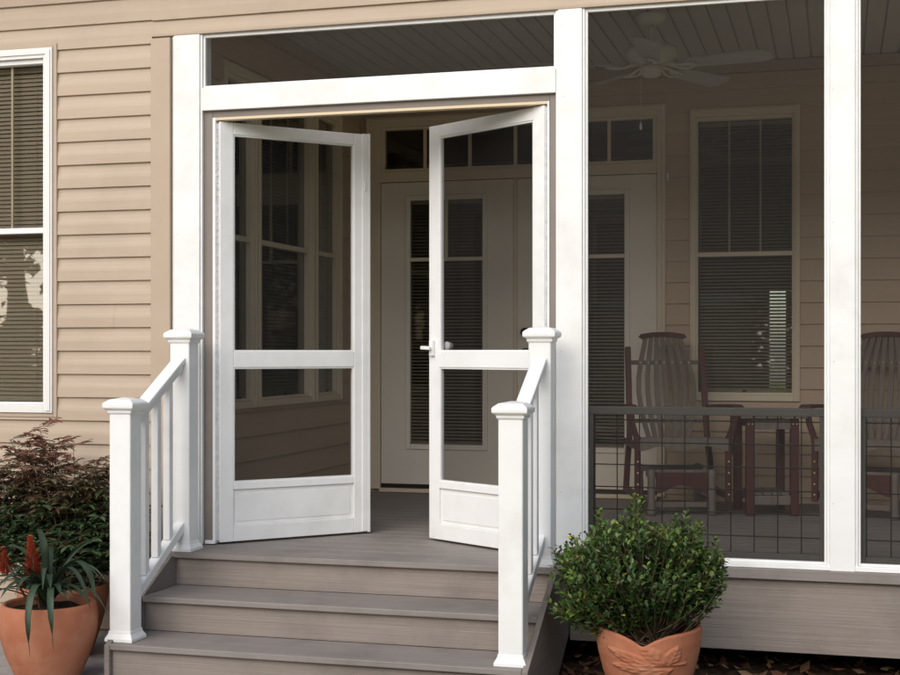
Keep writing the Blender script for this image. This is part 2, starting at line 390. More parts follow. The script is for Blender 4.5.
def window(cx, wall_y, glass_w, parent, z0=.69, z1=2.41, meet=1.563, muntins=2, tilt=34, loc=None, rotz=0, casing=CASING, jtrim=None, side=.048):
    """double-hung window in local coordinates (x along the wall, -y outwards)"""
    h = glass_w / 2; o = h + side; zb, zt = z0 - .053, z1 + .075
    c = MB()
    for (a, b_) in ((-o, -h - .012), (h + .012, o)): c.box(a, b_, -.030, .05, zb, zt)
    c.box(-h - .0115, h + .0115, -.0295, .05, z1 + .024, zt); c.box(-h - .0115, h + .0115, -.0295, .05, zb, z0 - .014)
    for (a, b_) in ((-o + .01, -h - .026), (h + .026, o - .01)): c.box(a, b_, -.036, -.028, zb + .01, zt - .01)
    c.box(-o + .011, o - .011, -.0365, -.0285, zt - .034, zt - .0105)
    w = c.build('window', casing, parent, bevel=.002, loc=loc, rotz=rotz)
    if jtrim:
        j = MB(); j.box(-o - .022, -o - .001, -.022, .003, zb - .022, zt + .02); j.box(o + .001, o + .022, -.022, .003, zb - .022, zt + .02)
        j.box(-o - .0005, o + .0005, -.021, .003, zb - .0215, zb - .001); j.box(-o - .0005, o + .0005, -.021, .003, zt + .001, zt + .0195)
        j.build('surround', jtrim, w, bevel=.002)
    f = MB()
    f.box(-h - .0118, -h, -.012, .045, z0 - .0135, z1 + .0235); f.box(h, h + .0118, -.012, .045, z0 - .0135, z1 + .0235)
    f.box(-h + .0002, h - .0002, -.0115, .045, z1, z1 + .0233); f.box(-h + .0002, h - .0002, -.0115, .045, z0 - .0133, z0)
    f.box(-h + .0002, h - .0002, -.008, .04, meet - .014, meet + .014)
    f.build('sash', WHITE if casing is not CASING else CASING, w, bevel=.0015)
    for i in range(muntins):
        k = MB(); xx = -h + glass_w * (i + 1) / (muntins + 1); k.box(xx - .006, xx + .006, .024, .032, meet + .0145, z1)
        k.build('muntin', CASING, w)
    p = MB(); p.quad((-h, .018, z0), (h, .018, z0), (h, .018, z1), (-h, .018, z1)); p.build('pane', GLASS, w)
    blinds(glass_w - .006, z0 + .002, z1, BLIND, w, .075, tilt=tilt)
    if casing is CASING:
        l = MB(); l.box(-.012, .012, -.018, -.0125, z0 + .004, z0 + .016); l.build('sash_lock', DARKMETAL, w)
    return w
VINW = surface('window_vinyl', (.77, .755, .72), (.8, .785, .75), .4, (3, 3, 3), spec=.4)
window(0, 0, .606, house, loc=(-1.255, 0, 0), casing=VINW, jtrim=TANTRIM, side=.062, tilt=60)
window(0, 0, .58, house, loc=(2.3645, BACKY, 0))
# the three-part window on the porch side wall
for (ya, yb) in ((.52, .842), (.965, 1.707), (1.841, 2.196)):
    window(0, 0, yb - ya, house, loc=(SIDEX, (ya + yb) / 2, 0), rotz=R(90), muntins=1 if yb - ya < .5 else 2, side=.0605 if yb - ya > .5 else .06)
# ------------------------------------------------------------------ french doors on the back wall
def french_door(x_left, hinge_left, knob):
    c = MB(); y0, y1 = -.012, .032; W = .915
    gx0, gx1, gz0, gz1 = .203, .712, .322, 1.965
    z0, z1 = .058, 2.085
    c.box(0, gx0, y0, y1, z0, z1); c.box(gx1, W, y0, y1, z0, z1); c.box(gx0, gx1, y0, y1, z0, gz0); c.box(gx0, gx1, y0, y1, gz1, z1)
    d = c.build('french_door', DOORP, house, loc=(x_left, BACKY, 0))
    m = MB(); e = .03
    m.box(gx0 - e, gx0 + .004, y0 - .013, y0 - .0005, gz0 - e, gz1 + e); m.box(gx1 - .004, gx1 + e, y0 - .013, y0 - .0005, gz0 - e, gz1 + e)
    m.box(gx0 + .0042, gx1 - .0042, y0 - .0125, y0 - .0005, gz0 - e, gz0 + .004); m.box(gx0 + .0042, gx1 - .0042, y0 - .0125, y0 - .0005, gz1 - .004, gz1 + e)
    m.build('lite_frame', DOORP, d, bevel=.004)
    m = MB(); xm = (gx0 + gx1) / 2
    m.box(xm - .011, xm + .011, y0 - .004, y0 + .006, 1.577, gz1 - .0042); m.build('muntin', CASING, d); m = MB(); m.box(gx0 + .0043, gx1 - .0043, y0 - .0045, y0 + .006, 1.553, 1.5765)
    m.build('muntin', CASING, d)
    p = MB(); p.quad((gx0, .004, gz0), (gx1, .004, gz0), (gx1, .004, gz1), (gx0, .004, gz1)); p.build('pane', GLASSD, d)
    bl = blinds(gx1 - gx0 - .004, gz0 + .001, gz1 - .001, BLIND, d, .020, pitch=.0225, tilt=24); bl.location = (xm, 0, 0)
    if knob:
        for (zk, r) in ((1.075, .030), (.945, .026)):
            k = MB(); k.lathe([(.001, -.004), (r, 0), (r, .008), (.012, .012), (.012, .03), (r * .95, .042), (r, .055), (r * .7, .066), (.001, .068)], 20)
            k.v = [(x + .062, y0 - .001 - z, y + zk) for (x, y, z) in k.v]
            k.build('knob' if zk > 1 else 'deadbolt', DARKMETAL, d, smooth=True)
    return d
french_door(-.043, True, False); french_door(.900, False, True)
c = MB(); yf = -.028
c.box(-.150, -.048, yf, .09, .02, 2.53); c.box(1.818, 1.872, yf, .09, .02, 2.53)
c.box(-.0478, 1.8178, yf + .001, .09, 2.462, 2.53); c.box(-.0478, 1.8178, yf + .004, .09, 2.090, 2.158)
c.box(.8735, .8985, yf + .012, .04, .06, 2.0895)
for (a, b_) in ((-.143, -.118), (1.850, 1.868)): c.box(a, b_, yf - .008, yf + .001, .03, 2.52)
c.box(-.117, 1.849, yf - .0075, yf + .001, 2.500, 2.5195)
c.build('door_frame', CASING, house, bevel=.003, loc=(0, BACKY, 0))
c = MB(); c.box(-.0478, 1.8178, -.05, .06, .003, .028); c.build('threshold', CASING, house, bevel=.003, loc=(0, BACKY, 0))
c = MB(); c.box(-.0475, 1.8175, -.006, .03, .0285, .057); c.build('door_sweep', DARKMETAL, house, loc=(0, BACKY, 0))
c = MB(); x0, x1, z0, z1 = -.0475, 1.8175, 2.1585, 2.4615
c.box(x0, x0 + .028, -.014, .04, z0, z1); c.box(x1 - .028, x1, -.014, .04, z0, z1); c.box(x0 + .0282, x1 - .0282, -.0135, .04, z1 - .02, z1); c.box(x0 + .0282, x1 - .0282, -.0135, .04, z0, z0 + .02)
t = c.build('transom_window', CASING, house, bevel=.002, loc=(0, BACKY, 0))
for i in range(1, 6):
    m = MB(); xx = x0 + (x1 - x0) * i / 6; m.box(xx - .011, xx + .011, -.006, .006, z0 + .0205, z1 - .0205)
    m.build('muntin', CASING, t)
p = MB(); p.quad((x0, .012, z0), (x1, .012, z0), (x1, .012, z1), (x0, .012, z1)); p.build('pane', GLASSD, t)
c = MB(); c.box(1.878, 1.892, BACKY - .040, BACKY - .012, 2.035, 2.085); c.build('door_sensor', WHITE, house, bevel=.003)
c = MB(); c.box(2.285, 2.345, BACKY - .045, BACKY - .006, .30, .40); c.build('outlet_cover', BRONZE, house, bevel=.006)
c = MB(); c.lathe([(.001, 2.762), (.07, 2.762), (.075, 2.766), (.075, 2.7695)], 28, .75, 1.2); c.build('ceiling_plate', CEIL, house, smooth=False)

# ------------------------------------------------------------------ screened porch
porch = thing('screened_porch', 'screened back porch with white posts, header beam and charcoal fly screens', 'porch', (0, 0, 0))
def post(x0, x1, z0=0.0, z1=2.5042):
    p = MB(); p.box(x0 + .012, x1 - .012, -.014, .10, z0, z1)
    p.box(x0, x0 + .0118, -.006, .095, z0, z1); p.box(x1 - .0118, x1, -.006, .095, z0, z1)
    o = p.build('porch_post', WHITEW, porch, bevel=.002)
    for zz in (.32, .93, 1.52, 2.08, 2.42):
        k = MB(); xx = x0 + .030 + random.uniform(-.006, .006); zz += random.uniform(-.03, .03)
        k.lathe([(.0032, .0), (.0030, .0006), (.0005, .0008)], 8); k.v = [(xx + x, -.0141 - z, zz + y) for (x, y, z) in k.v]; k.build('nail_head', HINGE, o)
    return o
post(-.232, -.0705); post(1.6925, 1.8265); post(2.8845, 3.0135); post(4.0715, 4.2005); post(5.2585, 5.3875); post(6.4455, 6.5745); post(7.6325, 7.7615)
h = MB(); h.box(-.070, 1.692, -.010, .09, 2.128, 2.2395); h.build('header_beam', WHITEW, porch, bevel=.002)
h = MB(); h.box(-.2, 7.99, .0005, .12, 2.5130, 2.529); h.box(-.2, 7.99, .07, .1195, 2.5293, 2.768); h.build('beam_wrap', WHITE, porch)
# taupe door jamb
h = MB(); h.box(-.0695, -.022, .012, .10, .004, 2.1275); h.box(1.660, 1.6918, .012, .10, .004, 2.1275); h.box(-.0218, 1.6598, .0125, .10, 2.094, 2.1272)
j = h.build('door_jamb', TAUPE, porch, bevel=.002)
h = MB(); h.box(-.0215, -.006, .006, .05, .006, 2.0935); h.build('jamb_bar', ALU, j, bevel=.0015)
h = MB(); h.box(1.650, 1.6595, .006, .05, .006, 2.0935)
h.build('jamb_bar', ALU, j, bevel=.0015)
h = MB(); h.box(-.0055, 1.6495, .006, .05, 2.080, 2.0935); h.build('head_bar', BOUNCE_TINT, j, bevel=.0015)
h = MB(); h.box(-.058, -.008, -.004, .010, .0045, .022); h.build('jamb_foot', WHITE, j, bevel=.002)
def screen_frame(name, x0, x1, z0, z1, w=.011):
    f = MB(); f.box(x0, x0 + w, .004, .03, z0, z1); f.box(x1 - w, x1, .004, .03, z0, z1)
    f.box(x0 + w + .0002, x1 - w - .0002, .0045, .03, z0, z0 + w); f.box(x0 + w + .0002, x1 - w - .0002, .0045, .03, z1 - w - .006, z1)
    o = f.build(name, ALU, porch, bevel=.0015)
    m = MB(); m.quad((x0 + w, .020, z0 + w), (x1 - w, .020, z0 + w), (x1 - w, .020, z1 - w - .006), (x0 + w, .020, z1 - w - .006)); m.build('screen_mesh', SCREEN, o)
    return o
screen_frame('transom_screen', -.0700, 1.6920, 2.2400, 2.5042)
def bay(x0, x1):
    o = screen_frame('screen_panel', x0, x1, 0.0225, 2.5042)
    a, b_ = x0 + .011, x1 - .011
    r = MB(); r.box(a, b_, .030, .075, .662, .698); r.build('guard_rail', BRONZE, o, bevel=.003)
    r = MB(); r.box(a, a + .020, .034, .07, .036, .6615); r.box(b_ - .020, b_, .034, .07, .036, .6615); r.box(a + .0202, b_ - .0202, .034, .07, .036, .058); r.build('guard_frame', BRONZE, o, bevel=.002)
    g = MB(); x = a + .025
    while x < b_ - .02: g.tube([(x, .052, .05), (x, .052, .67)], .0028, 5, False); x += .1015
    z = .13
    while z < .65: g.tube([(a + .01, .048, z), (b_ - .01, .048, z)], .0028, 5, False); z += .1015
    g.build('wire_grid', WIRE, o)
    return o
bay(1.8267, 2.8843); bay(3.0137, 4.0713); bay(4.2007, 5.2583); bay(5.3877, 6.4453); bay(6.5747, 7.6323)
s = MB(); s.box(1.8265, 7.76, -.0105, .10, .0005, .0222); s.build('sill_plate', WHITE, porch, bevel=.002)
s = MB(); s.box(1.753, 7.76, -.030, -.0110, -.046, .000); s.build('sill_board', DECK, porch, bevel=.003)
s = MB(); s.box(1.757, 7.76, -.002, .03, -.365, -.047); s.build('skirt_board', RISER, porch, bevel=.002)
# deck boards
d = MB(); y = .0; yb = []
edges = [-.277, -.137]; 
y = -.277
while y < 2.66:
    y2 = min(y + .137, 2.66)
    if y < -.14: d.box(-.115, 1.757, y, y2, -.026, 0)
    elif y < -.004: d.box(-.115, 1.752, y, -.004, -.0262, -.0003)
    else: d.box(-.198, 7.76, y, y2, -.026, 0.0)
    y = y + .1415 if y > -.14 else (y + .1415 if y < -.2 else .0)
d.build('deck_floor', DECK, porch, bevel=.003)
s = MB(); s.box(-.2, -.125, -.003, .05, -.36, -.027); s.box(-.2, 7.7, .5, .55, -.30, -.03); s.box(-.2, 7.7, 1.6, 1.65, -.30, -.03); s.build('floor_joist', BARK, porch)

# ------------------------------------------------------------------ screen doors
def screen_door(loc, ang, sgn, label):
    root = thing('screen_door', label, 'screen door', loc, ang)
    W = .815; z0, z1 = .011, 2.076; y0, y1 = -.016, .016; st = .076
    X = lambda a, b_: (a, b_) if sgn > 0 else (-b_, -a)
    f = MB()
    f.box(*X(.004, st), y0, y1, z0, z1); f.box(*X(W - st, W), y0, y1, z0, z1)
    f.box(*X(st + .0002, W - st - .0002), y0, y1, z1 - .060, z1 - .0003); f.box(*X(st + .0002, W - st - .0002), y0, y1, z0 + .0003, .088)
    f.box(*X(st + .0002, W - st - .0002), y0 + .001, y1 - .001, .266, .302)
    f.box(*X(st + .0002, W - st - .0002), y0, y1, .868, .948)
    f.build('door_frame', ALU, root, bevel=.003)
    # inner glazing beads
    b = MB(); e = .007
    for (za, zb) in ((.302, .868), (.948, z1 - .060)):
        b.box(*X(st + .0003, st + e), y0 + .005, y1 - .005, za + .0003, zb - .0003); b.box(*X(W - st - e, W - st - .0003), y0 + .005, y1 - .005, za + .0003, zb - .0003)
        b.box(*X(st + e + .0002, W - st - e - .0002), y0 + .005, y1 - .005, za + .0003, za + e); b.box(*X(st + e + .0002, W - st - e - .0002), y0 + .005, y1 - .005, zb - e, zb - .0003)
    b.build('screen_bead', ALU, root)
    for (za, zb) in ((.302, .868), (.948, z1 - .060)):
        m = MB(); xa, xb = X(st, W - st); m.quad((xa, 0, za), (xb, 0, za), (xb, 0, zb), (xa, 0, zb)); m.build('screen_mesh', SCREEND, root)
    k = MB(); k.box(*X(st + .0002, W - st - .0002), -.004, .004, .0885, .2655)
    k.box(*X(st + .02, W - st - .02), -.0065, -.0042, .108, .246)
    k.build('kick_panel', ALU, root, bevel=.002)
    h = MB(); h.box(*X(-.016, .0035), -.004, .012, z0 + .01, z1 - .012)
    z = z0 + .03; i = 0
    while z < z1 - .03:
        c_ = .006 if i % 2 else .016
        h.box(*X(c_ - .0035 - .012, c_ + .0035 - .012), -.0075, -.0042, z, z + .008); z += .0165; i += 1
    h.tube([((.0035 if sgn > 0 else -.0035), -.006, z0 + .01), ((.0035 if sgn > 0 else -.0035), -.006, z1 - .012)], .0045, 8)
    h.build('piano_hinge', HINGE, root)
    if sgn > 0:
        a = MB(); a.box(*X(W + .0003, W + .016), -.022, .018, z0 - .002, z1 + .004); a.box(*X(W - .030, W - .0003), -.0215, -.0165, z0 + .004, z1 + .002)
        a.build('astragal', ALU, root, bevel=.002)
        a = MB(); a.box(*X(W - .022, W - .008), -.026, -.0220, 1.78, 1.83); a.build('flush_bolt', ALU, root, bevel=.002)
    else:
        l = MB(); l.box(-W + .018, -W + .046, -.034, -.0165, .925, 1.005); l.build('latch_plate', ALU, root, bevel=.004)
        l = MB(); l.bar([(-W + .032, -.034, .965), (-W + .032, -.052, .965)], .016, .016); l.bar([(-W + .05, -.056, .964), (-W + .01, -.056, .966), (-W - .022, -.050, .966)], .018, .012, (0, 0, 1)); l.build('latch_handle', WHITE, root, bevel=.003)
        l = MB(); l.lathe([(.001, 0), (.022, 0), (.022, .004), (.018, .03), (.001, .034)], 16); l.v = [(-W + .095 + x, .017 + z, .975 + y) for (x, y, z) in l.v]; l.build('latch_knob', WHITE, root, smooth=True)
    return root
screen_door((.001, .020, 0), R(46.5), 1, 'white framed screen door at left, opened inwards, full-length piano hinge along its stile')
screen_door((1.646, .020, 0), R(-33), -1, 'white framed screen door at right with latch handle, swung inwards behind stair post')

# ------------------------------------------------------------------ steps
steps = thing('porch_steps', 'grey-brown composite steps with wide treads leading up to the screen doors', 'steps', (.82, -.5, -.48))
def put(o):   # parts of the steps keep world coordinates
    o.location = (-.82, .5, .48); return o
for (ya, yb, z, xa, xb) in ((-.583, -.2525, -.155, -.112, 1.754), (-.874, -.5585, -.311, -.112, 1.754)):
    t_ = MB(); t_.box(xa + .026, xb - .026, ya, yb, z - .026, z)
    put(t_.build('tread', DECK, steps, bevel=.004))
for (yf, z0, z1) in ((-.252, -.181, -.0265), (-.558, -.337, -.1815), (-.849, -.50, -.3375)):
    t_ = MB(); t_.box(-.085, 1.727, yf, yf + .024, z0 + .0275, z1); put(t_.build('riser', RISER, steps))
prof = [(-.876, -.50), (-.876, -.318), (-.585, -.163), (-.290, -.012), (-.279, -.0275), (-.006, -.0275), (-.006, -.335), (-.30, -.50)]
for (xa, xb) in ((-.112, -.0865), (1.7285, 1.754)):
    t_ = MB(); t_.prism(prof, 'x', xa, xb); put(t_.build('stringer', SIDEB, steps, bevel=.003))

# ------------------------------------------------------------------ stair railings
def railing(xf, xr, label, nbal):
    root = thing('stair_railing', label, 'stair railing', (xf, -.775, -.311))
    def newel(x, y, zb):
        m = MB(); m.box(x - .0508, x + .0508, y - .0508, y + .0508, zb, zb + 1.005)
        n = m.build('newel_post', WHITE, root, bevel=.006); n.location = (-xf, .775, .311)
        m = MB(); h = .066
        b = len(m.v)
        for (hh, z) in ((.0512, zb + .985), (.0575, zb + .993), (.058, zb + 1.003), (.072, zb + 1.012), (.0735, zb + 1.018), (.0735, zb + 1.030), (.069, zb + 1.037), (.050, zb + 1.0505), (.012, zb + 1.0580)):
            m.v += [(x - hh, y - hh, z), (x + hh, y - hh, z), (x + hh, y + hh, z), (x - hh, y + hh, z)]
        for i in range(8):
            for k in range(4): m.f.append((b + i * 4 + k, b + i * 4 + (k + 1) % 4, b + i * 4 + 4 + (k + 1) % 4, b + i * 4 + 4 + k))
        m.f.append((b + 32, b + 33, b + 34, b + 35)); m.f.append((b + 3, b + 2, b + 1, b))
        m.build('post_cap', WHITE, n, bevel=.002)
        m = MB(); b = 0
        for (hh, z) in ((.0660, zb + .0008), (.0660, zb + .014), (.0615, zb + .022), (.0545, zb + .034), (.0525, zb + .046), (.0512, zb + .048)):
            m.v += [(x - hh, y - hh, z), (x + hh, y - hh, z), (x + hh, y + hh, z), (x - hh, y + hh, z)]
        for i in range(5):
            for k in range(4): m.f.append((i * 4 + k, i * 4 + (k + 1) % 4, i * 4 + 4 + (k + 1) % 4, i * 4 + 4 + k))
        m.f.append((20, 21, 22, 23)); m.f.append((3, 2, 1, 0))
        m.build('base_trim', WHITE, n, bevel=.0015)
    yf, yr = -.775, -.195
    newel(xf, yf, -.311); newel(xr, yr, 0.0)
    off = (-xf, .775, .311)
    ya, yb = yf + .0512, yr - .0512
    zt0, zt1 = .665, .920
    sl = (zt1 - zt0) / (yb - ya); X = lambda y: xf + (xr - xf) * (y - ya) / (yb - ya)
    def sloped(name, w, dz0, dz1, z0):
        m = MB(); m.v = []
        for y in (ya, yb):
            z = z0 + sl * (y - ya); x = X(y)
            m.v += [(x - w / 2, y, z + dz0), (x + w / 2, y, z + dz0), (x + w / 2, y, z + dz1), (x - w / 2, y, z + dz1)]
        m.f = [(0, 1, 5, 4), (1, 2, 6, 5), (2, 3, 7, 6), (3, 0, 4, 7), (3, 2, 1, 0), (4, 5, 6, 7)]
        return m
    m = sloped('', .066, -.028, 0, zt0); m2 = sloped('', .045, -.062, -.0283, zt0)
    b = len(m.v); m.v += m2.v; m.f += [tuple(i + b for i in f) for f in m2.f]
    o = m.build('handrail', WHITE, root, bevel=.005); o.location = off
    zb0 = -.165
    o = sloped('', .050, 0, .050, zb0).build('bottom_rail', WHITE, root, bevel=.004); o.location = off
    for i in range(nbal):
        y = ya + (yb - ya) * (i + 1) / (nbal + 1); x = X(y)
        m = MB(); m.box(x - .0175, x + .0175, y - .0175, y + .0175, zb0 + sl * (y - ya) + .046, zt0 + sl * (y - ya) - .058)
        o = m.build('baluster', WHITE, root, bevel=.003); o.location = off
    return root
railing(-.064, -.073, 'white stair railing at left beside the red-tipped shrub, square newel posts and balusters', 3)
railing(1.672, 1.668, 'white stair railing at right, in front of the half-open screen door', 3)

# ------------------------------------------------------------------ ceiling fan
fan = thing('ceiling_fan', 'cream five-blade ceiling fan with pull chain hanging inside the screened porch', 'ceiling fan', (1.96, 1.28, 2.7695))
m = MB(); m.lathe([(.078, 0), (.080, -.02), (.066, -.048), (.03, -.062), (.014, -.064)], 32); m.build('canopy', FANW, fan, smooth=True)
m = MB(); m.lathe([(.0125, -.055), (.0125, -.17)], 14); m.build('down_rod', FANW, fan, smooth=True)
m = MB(); m.lathe([(.016, -.150), (.05, -.160), (.105, -.172), (.135, -.186), (.142, -.205), (.142, -.232), (.125, -.246), (.115, -.250), (.115, -.262), (.09, -.270), (.03, -.272)], 40); m.build('motor_housing', FANW, fan, smooth=True)
m = MB(); m.lathe([(.034, -.273), (.052, -.280), (.056, -.300), (.052, -.326), (.036, -.340), (.001, -.344)], 28); m.build('switch_housing', FANW, fan, smooth=True)
m = MB(); m.tube([(-.05, -.02, -.31), (-.054, -.022, -.40), (-.054, -.022, -.585)], .0016, 5); ch = m.build('pull_chain', FANW, fan)
m = MB(); m.lathe([(.001, -.585), (.006, -.59), (.008, -.615), (.004, -.625), (.001, -.626)], 10, -.054, -.022); m.build('chain_fob', WHITE, ch, smooth=True)
for k in range(5):
    a = R(-13 - 72 * k); T = Matrix.Rotation(a, 4, 'Z') @ Matrix.Translation((0, 0, -.283)) @ Matrix.Rotation(R(-13), 4, 'X')
    m = MB(); n = 14; out = []
    for i in range(n + 1):
        t = i / n; xx = .20 + .46 * t; hw = .052 + .017 * min(1, t * 1.4)
        if t > .9: hw *= math.sqrt(max(.05, 1 - ((t - .9) / .1) ** 2 * .75))
        if t < .06: hw *= .7 + 5 * t
        out.append((xx, hw))
    poly = [(x, h_) for x, h_ in out] + [(x, -h_) for x, h_ in reversed(out)]
    m.prism(poly, 'z', -.003, .003); m.v = [tuple(T @ Vector(v)) for v in m.v]
    bl = m.build('blade', FANB, fan)
    m = MB(); T2 = Matrix.Rotation(a, 4, 'Z') @ Matrix.Translation((0, 0, -.292)) @ Matrix.Rotation(R(-8), 4, 'X')
    for sgn in (1, -1):
        m.tube([(.07, 0, .022), (.11, sgn * .014, .012), (.16, sgn * .03, -.004), (.20, sgn * .038, -.006), (.235, sgn * .024, -.004), (.25, 0, -.003)], [.011, .009, .007, .007, .007, .006], 7)
    m.tube([(.16, 0, .0), (.26, 0, -.002)], .007, 7)
    m.v = [tuple(T2 @ Vector(v)) for v in m.v]; m.build('blade_iron', FANW, bl, smooth=True)

# ------------------------------------------------------------------ glider chairs and side table
def glider(loc, rz, label):
    g = thing('glider_chair', label, 'chair', loc, rz)
    for sx in (-1, 1):
        for sy in (-1, 1):
            m = MB(); m.lathe([(.024, 0), (.026, .02), (.022, .05), (.024, .12), (.021, .20), (.026, .235), (.022, .262), (.008, .268)], 12, sx * .176, sy * .21)
            m.build('base_leg', GREYW, g, smooth=True)
        m = MB(); m.box(sx * .176 - .016, sx * .176 + .016, -.185, .185, .045, .085); m.build('base_runner', GREYW, g, bevel=.004)
    m = MB(); top = [(-.150, .245), (.150, .245)]
    pts = [(x / 20 * .150, .150 + .045 * (1 - abs(x) / 20) if True else 0) for x in range(20, -21, -1)]
    pts = [(.150 * x / 20, .128 + .05 * (.5 + .5 * math.cos(math.pi * x / 20))) for x in range(20, -21, -1)]
    m.prism([(-.150, .248), (.150, .248)] + pts, 'y', -.222, -.200); m.build('apron', BURG, g, bevel=.002)
    for bx_ in ((-.20, .20, -.185, -.155, .225, .262), (-.20, .20, .16, .19, .225, .262), (-.155, .155, -.19, -.165, .045, .075)):
        m = MB(); m.box(*bx_); m.build('cross_rail', GREYW, g, bevel=.003)
    # seat
    m = MB()
    pts = [(.258 * x / 24, .375 + .016 * (1 - math.cos(2 * math.pi * (x + 24) / 24)) * .9) for x in range(24, -25, -1)]
    m.prism([(-.258, .447), (.258, .447)] + pts, 'y', -.278, -.254); m.build('seat_rail', GREYW, g, bevel=.002)
    m = MB()
    for i in range(7):
        y = -.25 + i * .068; zc = .452 - .035 * math.sin(i / 6 * math.pi * .62) - .012 * i / 6
        m.box(-.245, .245, y, y + .058, zc - .016, zc)
    m.build('seat', GREYW, g, bevel=.004)
    for sx in (-1, 1):
        m = MB(); m.bar([(sx * .262, -.25, .085), (sx * .262, -.25, .24), (sx * .262, -.252, .46)], .034, .03); l = m.build('front_leg', BURG, g, bevel=.004)
        for z in (.125, .185, .25, .315):
            m = MB(); m.lathe([(.006, 0), (.006, .003), (.003, .0045), (.0005, .005)], 8)
            m.v = [(sx * .262 + x, -.265 - z_, z + y) for (x, y, z_) in m.v]
            m.build('brass_plug', BRASS, l)
        m = MB(); m.bar([(sx * .262, -.250, .40), (sx * .27, -.25, .46), (sx * .292, -.255, .53), (sx * .300, -.262, .59), (sx * .302, -.266, .622)], .036, .03, (0, 1, 0)); m.build('arm_support', BURG, g, bevel=.004)
        m = MB(); m.bar([(sx * .305, -.31, .622), (sx * .305, -.25, .632), (sx * .295, -.05, .628), (sx * .27, .14, .618), (sx * .25, .27, .612)], [.07, .078, .072, .056, .045], .02, (1, 0, 0)); m.build('armrest', BURG, g, bevel=.004)
        m = MB(); m.bar([(sx * .262, .20, .085), (sx * .25, .20, .30), (sx * .236, .215, .45), (sx * .232, .27, .70), (sx * .228, .345, .975)], .034, .034); m.build('back_post', BURG, g, bevel=.004)
        m = MB(); m.box(sx * .262 - .015, sx * .262 + .015, -.235, .185, .10, .135); m.build('side_rail', BURG, g, bevel=.003); m = MB(); m.box(sx * .262 - .015, sx * .262 + .015, -.235, .185, .385, .425); m.build('side_rail', BURG, g, bevel=.003)
    back = lambda z: .205 + .19 * max(0, (z - .40)) / .6 * (.55 + .45 * (z - .40) / .6)
    for i in range(7):
        u = (i - 3) / 3
        m = MB(); pts = []
        for z in (.42, .50, .60, .70, .80, .90, .97, 1.035):
            t = (z - .42) / .615
            xx = u * (.118 + .058 * math.sin(min(1, t * 1.02) * math.pi) - .012 * t)
            pts.append((xx, back(z) + .012 * (1 - abs(u)), z))
        m.bar(pts, .030, .012); m.build('back_slat', GREYW, g, bevel=.002)
    for z in (.525, .880):
        m = MB(); y = back(z) + .024
        m.bar([(-.228, y - .012, z), (0, y, z), (.228, y - .012, z)], .026, .016, (0, 0, 1)); bs = m.build('back_rail', GREYW, g, bevel=.003)
        for i in range(7):
            m = MB(); u = (i - 3) / 3; t = (z - .42) / .615; xx = u * (.118 + .058 * math.sin(t * math.pi) - .012 * t)
            n = len(m.v); m.lathe([(.005, 0), (.005, .003), (.0005, .0045)], 8); yy = back(z) + .012 * (1 - abs(u)) - .0065
            m.v[n:] = [(xx + x, yy - z_, z + yv) for (x, yv, z_) in m.v[n:]]
            m.build('screw_head', BRASS if z > .8 else DARKMETAL, bs)
    m = MB(); y = back(1.05)
    n = 16; pts = []
    m.bar([(-.135, y, 1.030), (-.128, y, 1.042), (-.06, y + .012, 1.052), (0, y + .015, 1.054), (.06, y + .012, 1.052), (.128, y, 1.042), (.135, y, 1.030)], .045, .032, (0, 1, 0)); m.build('crest_rail', BURG, g, bevel=.006)
    return g
glider((2.00, 2.045, 0), R(17), 'burgundy and grey slat-back glider chair in front of the tall porch window')
glider((3.115, 2.20, 0), R(-13), 'burgundy and grey slat-back glider chair at far right, partly hidden by white post')
tb = thing('side_table', 'small burgundy and grey side table standing between the two glider chairs', 'table', (2.52, 2.13, 0), R(15.6))
for sx in (-1, 1):
    for sy in (-1, 1):
        m = MB(); m.box(sx * .128 - .024, sx * .128 + .024, sy * .17 - .018, sy * .17 + .018, 0, .56); l = m.build('leg', BURG, tb, bevel=.004)
        if sy < 0:
            for dx in (-.011, .011):
                m = MB(); m.lathe([(.004, 0), (.004, .002), (.0005, .003)], 8); m.v = [(sx * .128 + dx + x, -.1885 - z_, .53 + y) for (x, y, z_) in m.v]
                m.build('brass_plug', BRASS, l)
m = MB()
for i in range(5): m.box(-.19 + i * .078, -.19 + i * .078 + .070, -.22, .22, .562, .582)
m.build('table_top', GREYW, tb, bevel=.004)
for sy in (-1, 1):
    m = MB(); m.box(-.1035, .1035, sy * .176 - .01, sy * .176 + .01, .50, .558); m.build('top_rail', GREYW, tb, bevel=.003)
m = MB(); m.box(-.1035, .1035, -.186, -.166, .065, .118); m.box(-.1035, .1035, .166, .186, .065, .118)
for i in range(4): m.box(-.100 + i * .052, -.100 + i * .052 + .045, -.165, .165, .119, .132)
m.build('shelf', GREYW, tb, bevel=.003)

